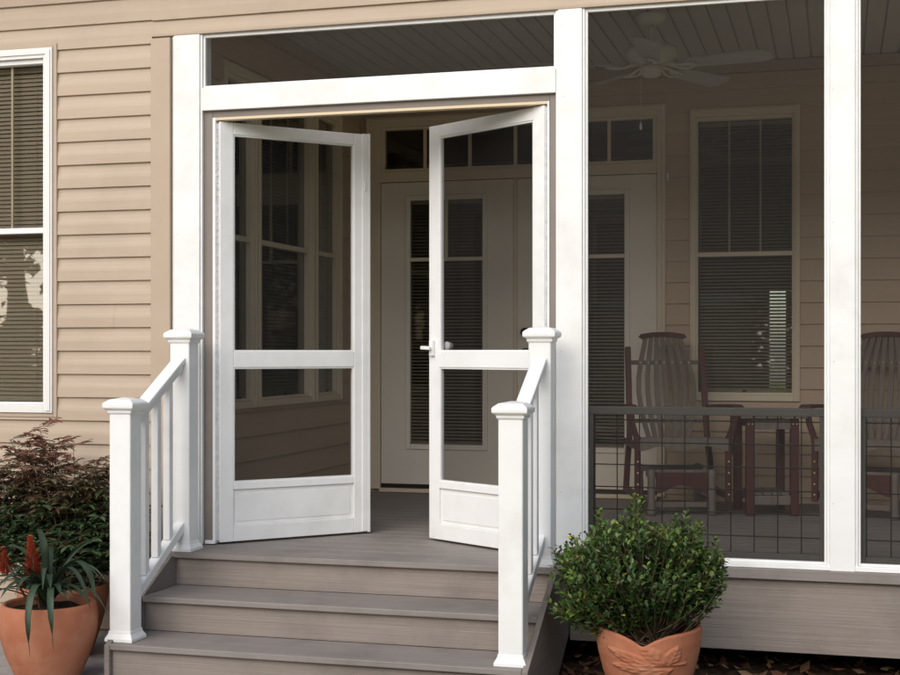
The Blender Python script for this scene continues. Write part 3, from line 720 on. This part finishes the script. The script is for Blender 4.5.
# ------------------------------------------------------------------ pots
def leaf_relief(u, v):
    """height of the raised leaf spray; u across, v up, both about -1..1"""
    def vein(x0, y0, x1, y1, w):
        dx, dy = x1 - x0, y1 - y0; t = max(0, min(1, ((u - x0) * dx + (v - y0) * dy) / (dx * dx + dy * dy)))
        d = math.hypot(u - x0 - t * dx, v - y0 - t * dy); return max(0, 1 - d / w)
    h = 0
    def leaf(cx, cy, ang, a, b):
        c_, s_ = math.cos(ang), math.sin(ang); x = ((u - cx) * c_ + (v - cy) * s_) / a; y = (-(u - cx) * s_ + (v - cy) * c_) / b
        if abs(x) >= 1: return 0
        lim = (1 - x * x) ** .8 * (1 - .25 * x)
        if abs(y) > lim: return 0
        e = min(1, (lim - abs(y)) * 4)
        vein_ = max(0, 1 - abs(y) / .10) * .55
        rib = max(0, math.sin((x * 3.2 - abs(y) * 1.6) * math.pi * 1.4)) * .28
        return e * (.75 + rib) + vein_ * e
    h = max(leaf(-.40, .10, R(152), .60, .20), leaf(-.30, -.26, R(176), .58, .20), leaf(.10, .22, R(128), .44, .22), leaf(.52, .20, R(75), .34, .2), leaf(.10, -.48, R(205), .5, .18))
    h = max(h, vein(.1, -.12, .85, -.14, .055) * 1.0)
    return h
def pot(label, loc, prof, wave=0, relief=0, rotz=0):
    root = thing('terracotta_pot', label, 'flower pot', loc, rotz)
    n = 220 if relief else 72
    m = MB(); rows = []
    def rad(z):
        for (r0, z0), (r1, z1) in zip(prof, prof[1:]):
            if z0 <= z <= z1: 
                t = (z - z0) / (z1 - z0); t2 = t
                return r0 + (r1 - r0) * t2
        return prof[-1][0]
    H = prof[-1][1]; nz = 90 if relief else 24
    for j in range(nz + 1):
        for k in range(n):
            a = 2 * math.pi * k / n
            lip = 0
            if wave:   # heart-shaped lip: a dip at the front (-y) and the back
                fr = a - 1.5 * math.pi
                fr = math.atan2(math.sin(fr), math.cos(fr)); bk = math.atan2(math.sin(a - .5 * math.pi), math.cos(a - .5 * math.pi))
                lip = -wave * (math.exp(-((fr - .02) / .36) ** 2) + .35 * math.exp(-((fr - .02) / .14) ** 2) + .8 * math.exp(-(bk / .4) ** 2)) + wave * .16 * math.cos(2 * fr + math.pi)
            z = j / nz * (H + lip); r = rad(j / nz * H)
            if relief:
                fr = math.atan2(math.sin(a - 1.5 * math.pi - .12), math.cos(a - 1.5 * math.pi - .12))
                r += relief * leaf_relief(fr / .95, (z - .215) / .115)
                pass
            m.v.append((r * math.cos(a), r * math.sin(a), z))
    for j in range(nz):
        for k in range(n):
            k2 = (k + 1) % n; m.f.append((j * n + k, j * n + k2, (j + 1) * n + k2, (j + 1) * n + k))
    m.f.append(tuple(range(n - 1, -1, -1)))
    # rolled lip and inside wall
    base = nz * n
    for (dr, dz) in ((-.006, .006), (-.018, .005), (-.024, -.004), (-.028, -.08)):
        b = len(m.v)
        for k in range(n):
            x, y, z = m.v[base + k] if dr == -.006 else m.v[nz * n + k]; rr_ = math.hypot(x, y); s_ = (rr_ + dr) / rr_
            m.v.append((x * s_, y * s_, z + dz))
        prev = b - n if dr != -.006 else nz * n
        for k in range(n):
            k2 = (k + 1) % n; m.f.append((prev + k, prev + k2, b + k2, b + k))
    m.build('pot_body', TERRA, root, smooth=True)
    m = MB(); rs = prof[-1][0] - .024; zs = H - .028 - wave * 1.3; mm = 20
    for j in range(5):
        for k in range(mm):
            a = 2 * math.pi * k / mm; m.v.append((rs * (j + .02) / 4 * math.cos(a), rs * (j + .02) / 4 * math.sin(a), zs + random.uniform(-.006, .010)))
    for j in range(4):
        for k in range(mm): k2 = (k + 1) % mm; m.f.append((j * mm + k, j * mm + k2, (j + 1) * mm + k2, (j + 1) * mm + k))
    m.build('potting_soil', SOIL, root)
    return root
pot('rounded terracotta pot holding the strap-leaved red-flowered plant, left of the steps', (-.366, -.90, -.483),
    [(.120, 0), (.125, .008), (.153, .06), (.183, .13), (.200, .19), (.209, .24), (.210, .28), (.205, .315), (.199, .338)])
pot('terracotta pot under the red-tipped shrub, half hidden behind the strap-leaved plant', (-.60, -.40, -.483),
    [(.13, 0), (.16, .08), (.19, .18), (.21, .28), (.21, .325)])
pot('terracotta pot with heart-shaped dipped lip and raised leaf relief, under the boxwood', (2.19, -.58, -.483),
    [(.125, 0), (.13, .01), (.155, .06), (.185, .14), (.205, .22), (.212, .27), (.213, .315)], wave=.030, relief=.008)

# ------------------------------------------------------------------ plants
def add_leaf(mb, p, d, up, L, W, col, fold=.25, droop=.1):
    d = d.normalized(); s = d.cross(up)
    if s.length < .05: s = d.cross(Vector((1, 0, 0)))
    s.normalize(); n = s.cross(d).normalized()
    b = len(mb.v); mid = p + d * (L * .5) - n * (droop * L * .15); tip = p + d * L - n * (droop * L)
    e1 = p + d * (L * .45) + s * (W / 2) + n * (fold * W); e2 = p + d * (L * .45) - s * (W / 2) + n * (fold * W)
    e3 = p + d * (L * .78) + s * (W * .36) + n * (fold * W * .7) - n * (droop * L * .5); e4 = p + d * (L * .78) - s * (W * .36) + n * (fold * W * .7) - n * (droop * L * .5)
    mb.v += [tuple(p), tuple(e1), tuple(e3), tuple(tip), tuple(e4), tuple(e2), tuple(mid)]
    mb.f += [(b, b + 1, b + 6), (b + 1, b + 2, b + 6), (b + 2, b + 3, b + 6), (b + 3, b + 4, b + 6), (b + 4, b + 5, b + 6), (b + 5, b, b + 6)]
    mb.c += [col] * 7
def mixc(a, b, t): return tuple(a[i] + (b[i] - a[i]) * t for i in range(3))

def boxwood():
    rr = random.Random(5)
    root = thing('boxwood_shrub', 'dense green boxwood with small glossy leaves in the leaf-relief pot', 'shrub', (2.19, -.58, -.22))
    lv = MB(); lv.c = []; st = MB()
    lumps = [Vector((rr.gauss(0, 1), rr.gauss(0, 1), rr.gauss(0, .8))).normalized() for _ in range(11)]
    lr = [rr.uniform(.08, .28) for _ in lumps]
    clumps = []
    for _ in range(58):
        v = Vector((rr.gauss(0, 1), rr.gauss(0, 1), rr.gauss(.25, .8))).normalized()
        if v.z < -.5: v.z = -.3
        clumps.append((v.normalized(), rr.uniform(.80, 1.12), rr.uniform(.75, 1.35)))
    for i in range(920):
        # a shoot leads from the crown base to a point in the outer shell
        while True:
            cl = rr.choice(clumps); d = cl[0] + Vector((rr.gauss(0, .17), rr.gauss(0, .17), rr.gauss(0, .15)))
            d.normalize()
            if d.z > -.6 and (d.z > -.12 or rr.random() < .55): break
        k = .90
        for l_, r_ in zip(lumps, lr): k = max(k, .86 + r_ * max(0, d.dot(l_) * 3.2 - 2.1))
        shell = rr.uniform(.66, 1.0) ** .6 * k * cl[1]
        c0 = Vector((-.035, 0, .25))
        tip = c0 + Vector((d.x * .37 * shell, d.y * .33 * shell, d.z * (.27 if d.z > 0 else .25) * shell))
        if i % 31 == 0: tip += Vector((rr.gauss(0, .01), 0, rr.uniform(.02, .05))) if d.z > .2 else Vector((0, 0, 0))
        base = Vector((rr.gauss(0, .035), rr.gauss(0, .035), -.01))
        mid = base.lerp(tip, .5) + Vector((tip.x * .16, tip.y * .16, -.015 + rr.gauss(0, .02)))
        P = lambda t: base * ((1 - t) ** 2) + mid * (2 * t * (1 - t)) + tip * (t * t)
        if i % 3 == 0: st.tube([P(t) for t in (0, .25, .5, .75, 1)], [.0042, .0034, .0026, .0018, .0012], 4, False)
        else: st.tube([P(t) for t in (.45, .75, 1)], [.002, .0016, .001], 3, False)
        n = rr.randint(11, 19); bright = rr.random()
        for q in range(n):
            t = .50 + .5 * (q / (n - 1)) ** .8; p = P(t); ax = (P(min(1, t + .02)) - P(t - .02)).normalized()
            ang = q * 2.4 + rr.uniform(-.4, .4); a = ax.orthogonal().normalized(); a.rotate(Matrix.Rotation(ang, 3, ax))
            dirn = a + ax * rr.uniform(.35, .9) + Vector((0, 0, .25))
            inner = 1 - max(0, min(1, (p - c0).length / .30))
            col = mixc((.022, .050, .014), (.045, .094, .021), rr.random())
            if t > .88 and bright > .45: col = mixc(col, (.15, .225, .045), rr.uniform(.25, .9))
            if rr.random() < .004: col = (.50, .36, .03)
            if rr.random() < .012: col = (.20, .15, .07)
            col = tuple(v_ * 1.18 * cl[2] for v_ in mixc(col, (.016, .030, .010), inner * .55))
            L = rr.uniform(.024, .037) * (1.05 if t < .9 else .85)
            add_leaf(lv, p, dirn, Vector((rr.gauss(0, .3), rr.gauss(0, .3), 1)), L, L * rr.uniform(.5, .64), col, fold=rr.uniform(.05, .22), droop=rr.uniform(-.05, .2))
    # tall sprouts standing out of the clipped crown, as on the left and the middle top
    for (x, y, z0, z1) in ((-.055, -.02, .40, .585), (-.035, -.04, .40, .555), (-.185, -.02, .35, .52), (-.20, 0, .33, .50), (-.07, .02, .38, .545), (.20, 0, .36, .475), (.10, .03, .38, .50), (-.03, .0, .40, .57), (-.30, .0, .24, .40), (.255, -.02, .28, .42)):
        st.tube([(x * .6, y, z0 - .18), (x, y, z0), (x * 1.05, y, z1)], [.003, .002, .0012], 4, False)
        for q in range(34):
            t = q / 33; p = Vector((x * (1 + .05 * t) , y, z0 - .05 + (z1 - z0 + .05) * t)); a = Vector((math.cos(q * 2.4), math.sin(q * 2.4), .55 + .4 * t))
            p = p + Vector((math.cos(q * 1.7), math.sin(q * 1.7), 0)) * (.022 * (1 - t))
            col = mixc((.04, .085, .02), (.17, .26, .055), rr.random() * (.35 + .6 * t))
            add_leaf(lv, p, a, Vector((0, 0, 1)), rr.uniform(.022, .032), rr.uniform(.012, .018), col, fold=.15, droop=.05)
    lv.build('foliage', LEAF, root, smooth=False); st.build('stem', STEM, root, smooth=True)
boxwood()

def nandina():
    rr = random.Random(8)
    root = thing('nandina_shrub', 'dark green feathery shrub with reddish tips, left of the stair railing', 'shrub', (-.66, -.40, -.23))
    lv = MB(); lv.c = []; st = MB()
    for i in range(175):
        a = rr.uniform(0, 6.28); sp = rr.uniform(.1, 1) ** .7
        tip = Vector((math.cos(a) * sp * .46, math.sin(a) * sp * .27, 0))
        hmax = (.84 - .05 * math.cos(a)) - .36 * sp ** 2.2
        tip.z = hmax * rr.uniform(.30, 1.0)
        base = Vector((.05 + rr.gauss(0, .05), rr.gauss(0, .04), -.02))
        mid = base.lerp(tip, .55) + Vector((0, 0, .09))
        P = lambda t: base * ((1 - t) ** 2) + mid * (2 * t * (1 - t)) + tip * (t * t)
        st.tube([P(t) for t in (0, .25, .5, .75, 1)], [.005, .004, .003, .002, .0012], 4, False)
        top = max(0, (tip.z - .46) / .34)
        for q in range(9):       # compound leaves
            t = .45 + .55 * q / 8; p = P(t); ang = q * 2.4 + rr.random()
            d = Vector((math.cos(ang), math.sin(ang), rr.uniform(.1, .55))); L = rr.uniform(.07, .12) * (1.15 - .4 * t)
            e = p + d * L - Vector((0, 0, L * .15)); st.tube([p, p + d * L * .55, e], [.0014, .0011, .0008], 3, False)
            for w in range(11):
                u = .2 + .8 * w / 10; b_ = p.lerp(e, u); sgn = 1 if w % 2 else -1
                sd = d.cross(Vector((0, 0, 1))).normalized() * sgn
                dd = d * .75 + sd * (.85 if w < 10 else 0) + Vector((0, 0, rr.uniform(-.35, .25)))
                col = mixc((.030, .062, .026), (.085, .140, .058), rr.random())
                red = top * (.2 + .8 * t) if rr.random() < .85 else rr.random() * .25
                if rr.random() < .07: red = .8
                col = mixc(col, mixc((.17, .05, .038), (.30, .12, .085), rr.random()), min(.9, max(0, red * 1.25 - .12)))
                l_ = rr.uniform(.034, .060); add_leaf(lv, b_, dd, Vector((rr.gauss(0, .3), rr.gauss(0, .3), 1)), l_, l_ * rr.uniform(.26, .36), col, fold=.12, droop=.25)
    lv.build('foliage', NLEAF, root); st.build('stem', STEM, root, smooth=True)
nandina()

def strap_plant():
    rr = random.Random(21)
    root = thing('bromeliad', 'bromeliad with arching dark strap leaves and a red-orange flower spike, in rounded pot', 'plant', (-.372, -.90, -.160))
    lv = MB(); lv.c = []
    def strap(pts, w, col, tipcol):
        pts = [Vector(p) for p in pts]; n = 12; b = len(lv.v)
        def B(t):
            q = pts[:]
            while len(q) > 1: q = [q[i].lerp(q[i + 1], t) for i in range(len(q) - 1)]
            return q[0]
        for i in range(n + 1):
            t = i / n; p = B(t); d = (B(min(1, t + .02)) - B(max(0, t - .02))).normalized(); s = d.cross(Vector((0, 0, 1)))
            if s.length < .05: s = Vector((1, 0, 0))
            s.normalize(); nn = s.cross(d).normalized()
            ww = w * .86 * (.75 + .6 * t if t < .4 else 1) * (1 - max(0, (t - .55) / .45) ** 1.9 * .97)
            c = mixc(col, tipcol, max(0, t - .75) * 3)
            lv.v += [tuple(p - s * ww / 2 + nn * ww * .16), tuple(p), tuple(p + s * ww / 2 + nn * ww * .16)]; lv.c += [c, mixc(c, (.09, .13, .07), .25), c]
        for i in range(n):
            for k in (0, 1): lv.f.append((b + 3 * i + k, b + 3 * i + k + 1, b + 3 * i + k + 4, b + 3 * i + k + 3))
    G = [(.022, .042, .024), (.027, .052, .027), (.036, .064, .034), (.022, .036, .019)]
    T = (.10, .13, .05)
    # the leaves one can tell apart in the picture: (end point and control heights)
    def leaf(pts, w): strap(pts, w, rr.choice(G), T if rr.random() < .4 else rr.choice(G))
    # the two leaves hanging over the front of the pot
    leaf([(0, 0, 0), (.04, -.08, .17), (.075, -.27, .19), (.072, -.285, .0), (.082, -.262, -.165)], .036)
    leaf([(0, 0, 0), (.07, -.05, .15), (.155, -.25, .16), (.165, -.245, .0), (.168, -.225, -.135)], .032)
    # arching leaves, clockwise from the left
    leaf([(0, 0, 0), (-.10, -.06, .20), (-.24, -.14, .20), (-.27, -.15, .02), (-.27, -.15, -.08)], .038)
    leaf([(0, 0, 0), (-.12, -.08, .10), (-.25, -.13, .11), (-.27, -.15, .04)], .028)
    leaf([(0, 0, .02), (-.06, -.03, .26), (-.16, -.02, .33), (-.25, -.03, .24), (-.235, -.03, .13)], .036)
    leaf([(0, 0, .02), (-.10, .05, .28), (-.22, .05, .30), (-.27, .06, .14)], .034)
    leaf([(0, 0, 0), (-.12, .0, .12), (-.26, .02, .18), (-.30, .02, .06)], .028)
    leaf([(0, 0, .02), (-.04, .05, .22), (-.10, .12, .36), (-.16, .14, .30)], .036)
    leaf([(0, 0, .0), (-.01, -.02, .12), (.015, -.03, .22), (.02, -.035, .285)], .044)
    leaf([(0, 0, .0), (.02, -.05, .10), (-.01, -.09, .16), (-.035, -.10, .155)], .034)
    leaf([(0, 0, .02), (.04, .03, .20), (.14, .04, .29), (.26, .04, .31)], .038)
    leaf([(0, 0, .02), (.08, .0, .22), (.19, -.03, .28), (.25, -.05, .15), (.265, -.06, .06)], .044)
    leaf([(0, 0, .02), (.06, -.02, .20), (.15, -.06, .24), (.23, -.10, .16), (.28, -.12, .02)], .030)
    leaf([(0, 0, .0), (.08, -.05, .12), (.20, -.11, .16), (.285, -.13, .04)], .030)
    leaf([(0, 0, .0), (.10, -.02, .12), (.24, -.03, .15), (.31, -.03, -.02)], .028)
    leaf([(0, 0, .02), (.05, .08, .24), (.14, .18, .34), (.20, .22, .20)], .036)
    leaf([(0, 0, .02), (-.05, .10, .22), (-.10, .20, .30), (-.16, .26, .16)], .034)
    leaf([(0, 0, .0), (-.05, -.10, .10), (-.10, -.19, .13), (-.13, -.215, .07)], .028)
    leaf([(0, 0, .0), (.0, -.08, .12), (.02, -.17, .15), (.03, -.21, .10)], .030)
    for q in range(34):
        a = q * 2.4 + .4; l = rr.uniform(.15, .29); hh = rr.uniform(.07, .22)
        leaf([(0, 0, 0), (math.cos(a) * l * .25, math.sin(a) * l * .25, hh), (math.cos(a) * l * .8, math.sin(a) * l * .8, hh * 1.1), (math.cos(a) * l * 1.1, math.sin(a) * l * 1.1, hh * .55)], rr.uniform(.026, .036))
    lv.build('leaf', BLEAF, root, smooth=True)
    for (x, y, z0, z1, w) in ((-.055, -.02, .13, .310, .040), (-.225, .03, .12, .245, .030)):
        fl = MB(); fl.c = []; st = MB(); st.c = []
        k = 0; z = z0
        while z < z1:
            t = (z - z0) / (z1 - z0)
            for q in range(8):
                a = k * 2.4 + q * .785; r = w * (1 - t * .85) * rr.uniform(.8, 1.1)
                p = Vector((x - .018 * t + math.cos(a) * r * .3, y + math.sin(a) * r * .3, z)); d = Vector((math.cos(a), math.sin(a), .75))
                col = mixc((.30, .022, .014), (.52, .10, .03), min(1, t * .9 + rr.uniform(-.2, .3)) if t > .2 else rr.random() * .3)
                add_leaf(fl, p, d, Vector((0, 0, 1)), r * 1.15 + .006, .0085, col, fold=.2, droop=.0)
            z += .0075; k += 1
        f = fl.build('flower_spike', BLEAF, root)
        st.tube([(x * .4, y, -.03), (x, y, z0 + .06), (x - .018, y, z1 - .02)], .005, 6); st.c = [(.10, .05, .03)] * len(st.v); st.build('flower_stalk', BLEAF, f)
strap_plant()

# ------------------------------------------------------------------ what stands across the lawn, behind the camera: seen only in the panes
def tree(label, loc, hgt, cr, seed, tint, nleaf=9000):
    rr = random.Random(seed)
    root = thing('tree', label, 'tree', loc, rr.uniform(0, 6.28), 'trees across the lawn')
    tr = MB(); lv = MB(); lv.c = []
    H = hgt; tr.tube([(0, 0, -.05), (.03, 0, H * .25), (-.05, .04, H * .5), (0, 0, H * .8)], [.24, .19, .13, .04], 9)
    centres = []
    for i in range(16):
        a = i * 2.4 + rr.uniform(-.3, .3); z = H * rr.uniform(.25, .7); l = cr * rr.uniform(.55, 1.0) * (1.15 - .5 * z / H)
        e = Vector((math.cos(a) * l, math.sin(a) * l, z + l * .55)); tr.tube([(0, 0, z), tuple(e * .5 + Vector((0, 0, z * .45))), tuple(e)], [.07, .045, .015], 5); centres.append(e)
        centres.append(e * .6 + Vector((rr.gauss(0, .4), rr.gauss(0, .4), z * .4 + .3)))
    for i in range(nleaf):
        c = rr.choice(centres); p = c + Vector((rr.gauss(0, .75), rr.gauss(0, .75), rr.gauss(0, .6)))
        col = mixc(tint[0], tint[1], rr.random()); L = rr.uniform(.24, .46)
        add_leaf(lv, p, Vector((rr.gauss(0, 1), rr.gauss(0, 1), rr.gauss(-.2, .6))), Vector((rr.gauss(0, .5), rr.gauss(0, .5), 1)), L, L * .6, col)
    tr.build('trunk', BARK, root, smooth=True); lv.build('crown', TLEAF, root)
    return root
OLIVE = ((.15, .11, .045), (.27, .18, .08)); RUST = ((.26, .12, .06), (.42, .24, .12)); GRN = ((.07, .09, .03), (.14, .15, .05))
LBL = {'rust': 'rust-brown autumn tree across the lawn, reflected in the window panes', 'olive': 'olive-brown autumn tree across the lawn, reflected in the window panes', 'green': 'green tree across the lawn, reflected in the window panes'}
protos = [(tree(LBL['rust'], (-21, -27, -.5), 9.5, 4.0, 40, RUST), 'rust'), (tree(LBL['olive'], (-14.5, -30, -.5), 10, 4.2, 41, OLIVE), 'olive'), (tree(LBL['green'], (14, -32, -.5), 10, 4.2, 42, GRN), 'green')]
for i, (x, y, k, sc_) in enumerate([(-27, -29, 1, 1.4), (-18, -33, 1, 1.5), (-24, -35, 0, 1.6), (1.2, -31, 0, 1.0), (4.6, -33, 0, 1.05), (7.8, -31, 1, 1.0), (-1.8, -37, 1, 1.15), (2.8, -38, 1, 1.2), (-8, -36, 0, 1.1), (-11, -32, 0, 1.0), (11, -34, 0, 1.1), (-32, -27, 0, 1.2)]):
    c = copy_tree(protos[k][0]); c.location = (x, y, -.5); c.rotation_euler = (0, 0, i * 1.7); c.scale = (sc_, sc_, sc_)
hd = MB(); hd.c = []; rh = random.Random(77)
for i in range(26000):
    x = rh.uniform(-45, 24); top = 2.6 + .7 * math.sin(x * .9) + .5 * math.sin(x * 2.3 + 1)
    p = Vector((x, (-39 if x > -10 else -23.5) + rh.gauss(0, .5), -.5 + top * rh.random() ** .8)); L = rh.uniform(.25, .5)
    add_leaf(hd, p, Vector((rh.gauss(0, 1), rh.gauss(0, 1), rh.gauss(0, .6))), Vector((rh.gauss(0, .5), rh.gauss(0, .5), 1)), L, L * .6, mixc((.06, .06, .025), (.17, .12, .05), rh.random()))
tag(hd.build('hedge', TLEAF), 'long brown-green hedge far across the lawn, reflected low in the panes', 'hedge', kind='stuff')
nb = thing('neighbour_house', 'low cream house across the lawn, reflected in the right french door', 'house', (-3.6, -26, -.5))
m = MB(); m.box(-4, 4, -5, 0, 0, 2.75); m.build('wall', surface('cream_siding', (.78, .66, .45), (.82, .70, .48), .6, (1, 1, 20)), nb)
m = MB(); m.prism([(-5.6, 2.75), (-5.6, 2.9), (-2.5, 4.4), (.5, 2.9), (.5, 2.75)], 'x', -4.4, 4.4); m.build('roof', ROOF, nb)
m = MB(); m.box(-4.4, 4.4, .501, .55, 2.72, 2.93); m.build('fascia', WHITE, nb)
for x in (-2.2, 1.6):
    m = MB(); m.box(x - .5, x + .5, .001, .04, .9, 2.1); w_ = m.build('window', WHITE, nb); m = MB(); m.box(x - .43, x + .43, .041, .05, .97, 2.03); m.build('pane', DARKMETAL, w_)

# ------------------------------------------------------------------ world, sun, camera
w = bpy.data.worlds.new('World'); sc.world = w; w.use_nodes = True
nt = w.node_tree; bg = nt.nodes['Background']
SUN = Vector((-.28, -1.0, .58)).normalized()
el = math.asin(SUN.z); az = math.atan2(SUN.x, SUN.y)
sky = nt.nodes.new('ShaderNodeTexSky'); sky.sky_type = 'NISHITA'; sky.sun_disc = False
sky.sun_elevation = el; sky.sun_rotation = az; sky.air_density = 1.0; sky.dust_density = 1.6; sky.ozone_density = 1.0
nt.links.new(sky.outputs[0], bg.inputs[0]); bg.inputs[1].default_value = .15
sl = bpy.data.lights.new('Sun', 'SUN'); sl.energy = 3.9; sl.angle = R(78); sl.color = (1, .965, .915)
so = bpy.data.objects.new('sun', sl); COL.objects.link(so); so.rotation_euler = SUN.to_track_quat('Z', 'Y').to_euler()

cd = bpy.data.cameras.new('Camera'); co = bpy.data.objects.new('camera', cd); COL.objects.link(co); sc.camera = co
cd.sensor_width = 36; cd.lens = 1379 / 900 * 36; cd.shift_y = (352 - 337.5) / 900; cd.clip_end = 500; cd.clip_start = .05
co.location = (2.929, -6.188, .945); co.rotation_euler = (R(90), 0, R(15.7))
sc.view_settings.view_transform = 'Standard'; sc.view_settings.look = 'None'; sc.view_settings.exposure = 0; sc.view_settings.gamma = 1
sc.cycles.max_bounces = 10; sc.cycles.diffuse_bounces = 4; sc.cycles.glossy_bounces = 4; sc.cycles.transparent_max_bounces = 24
sc.cycles.use_denoising = True
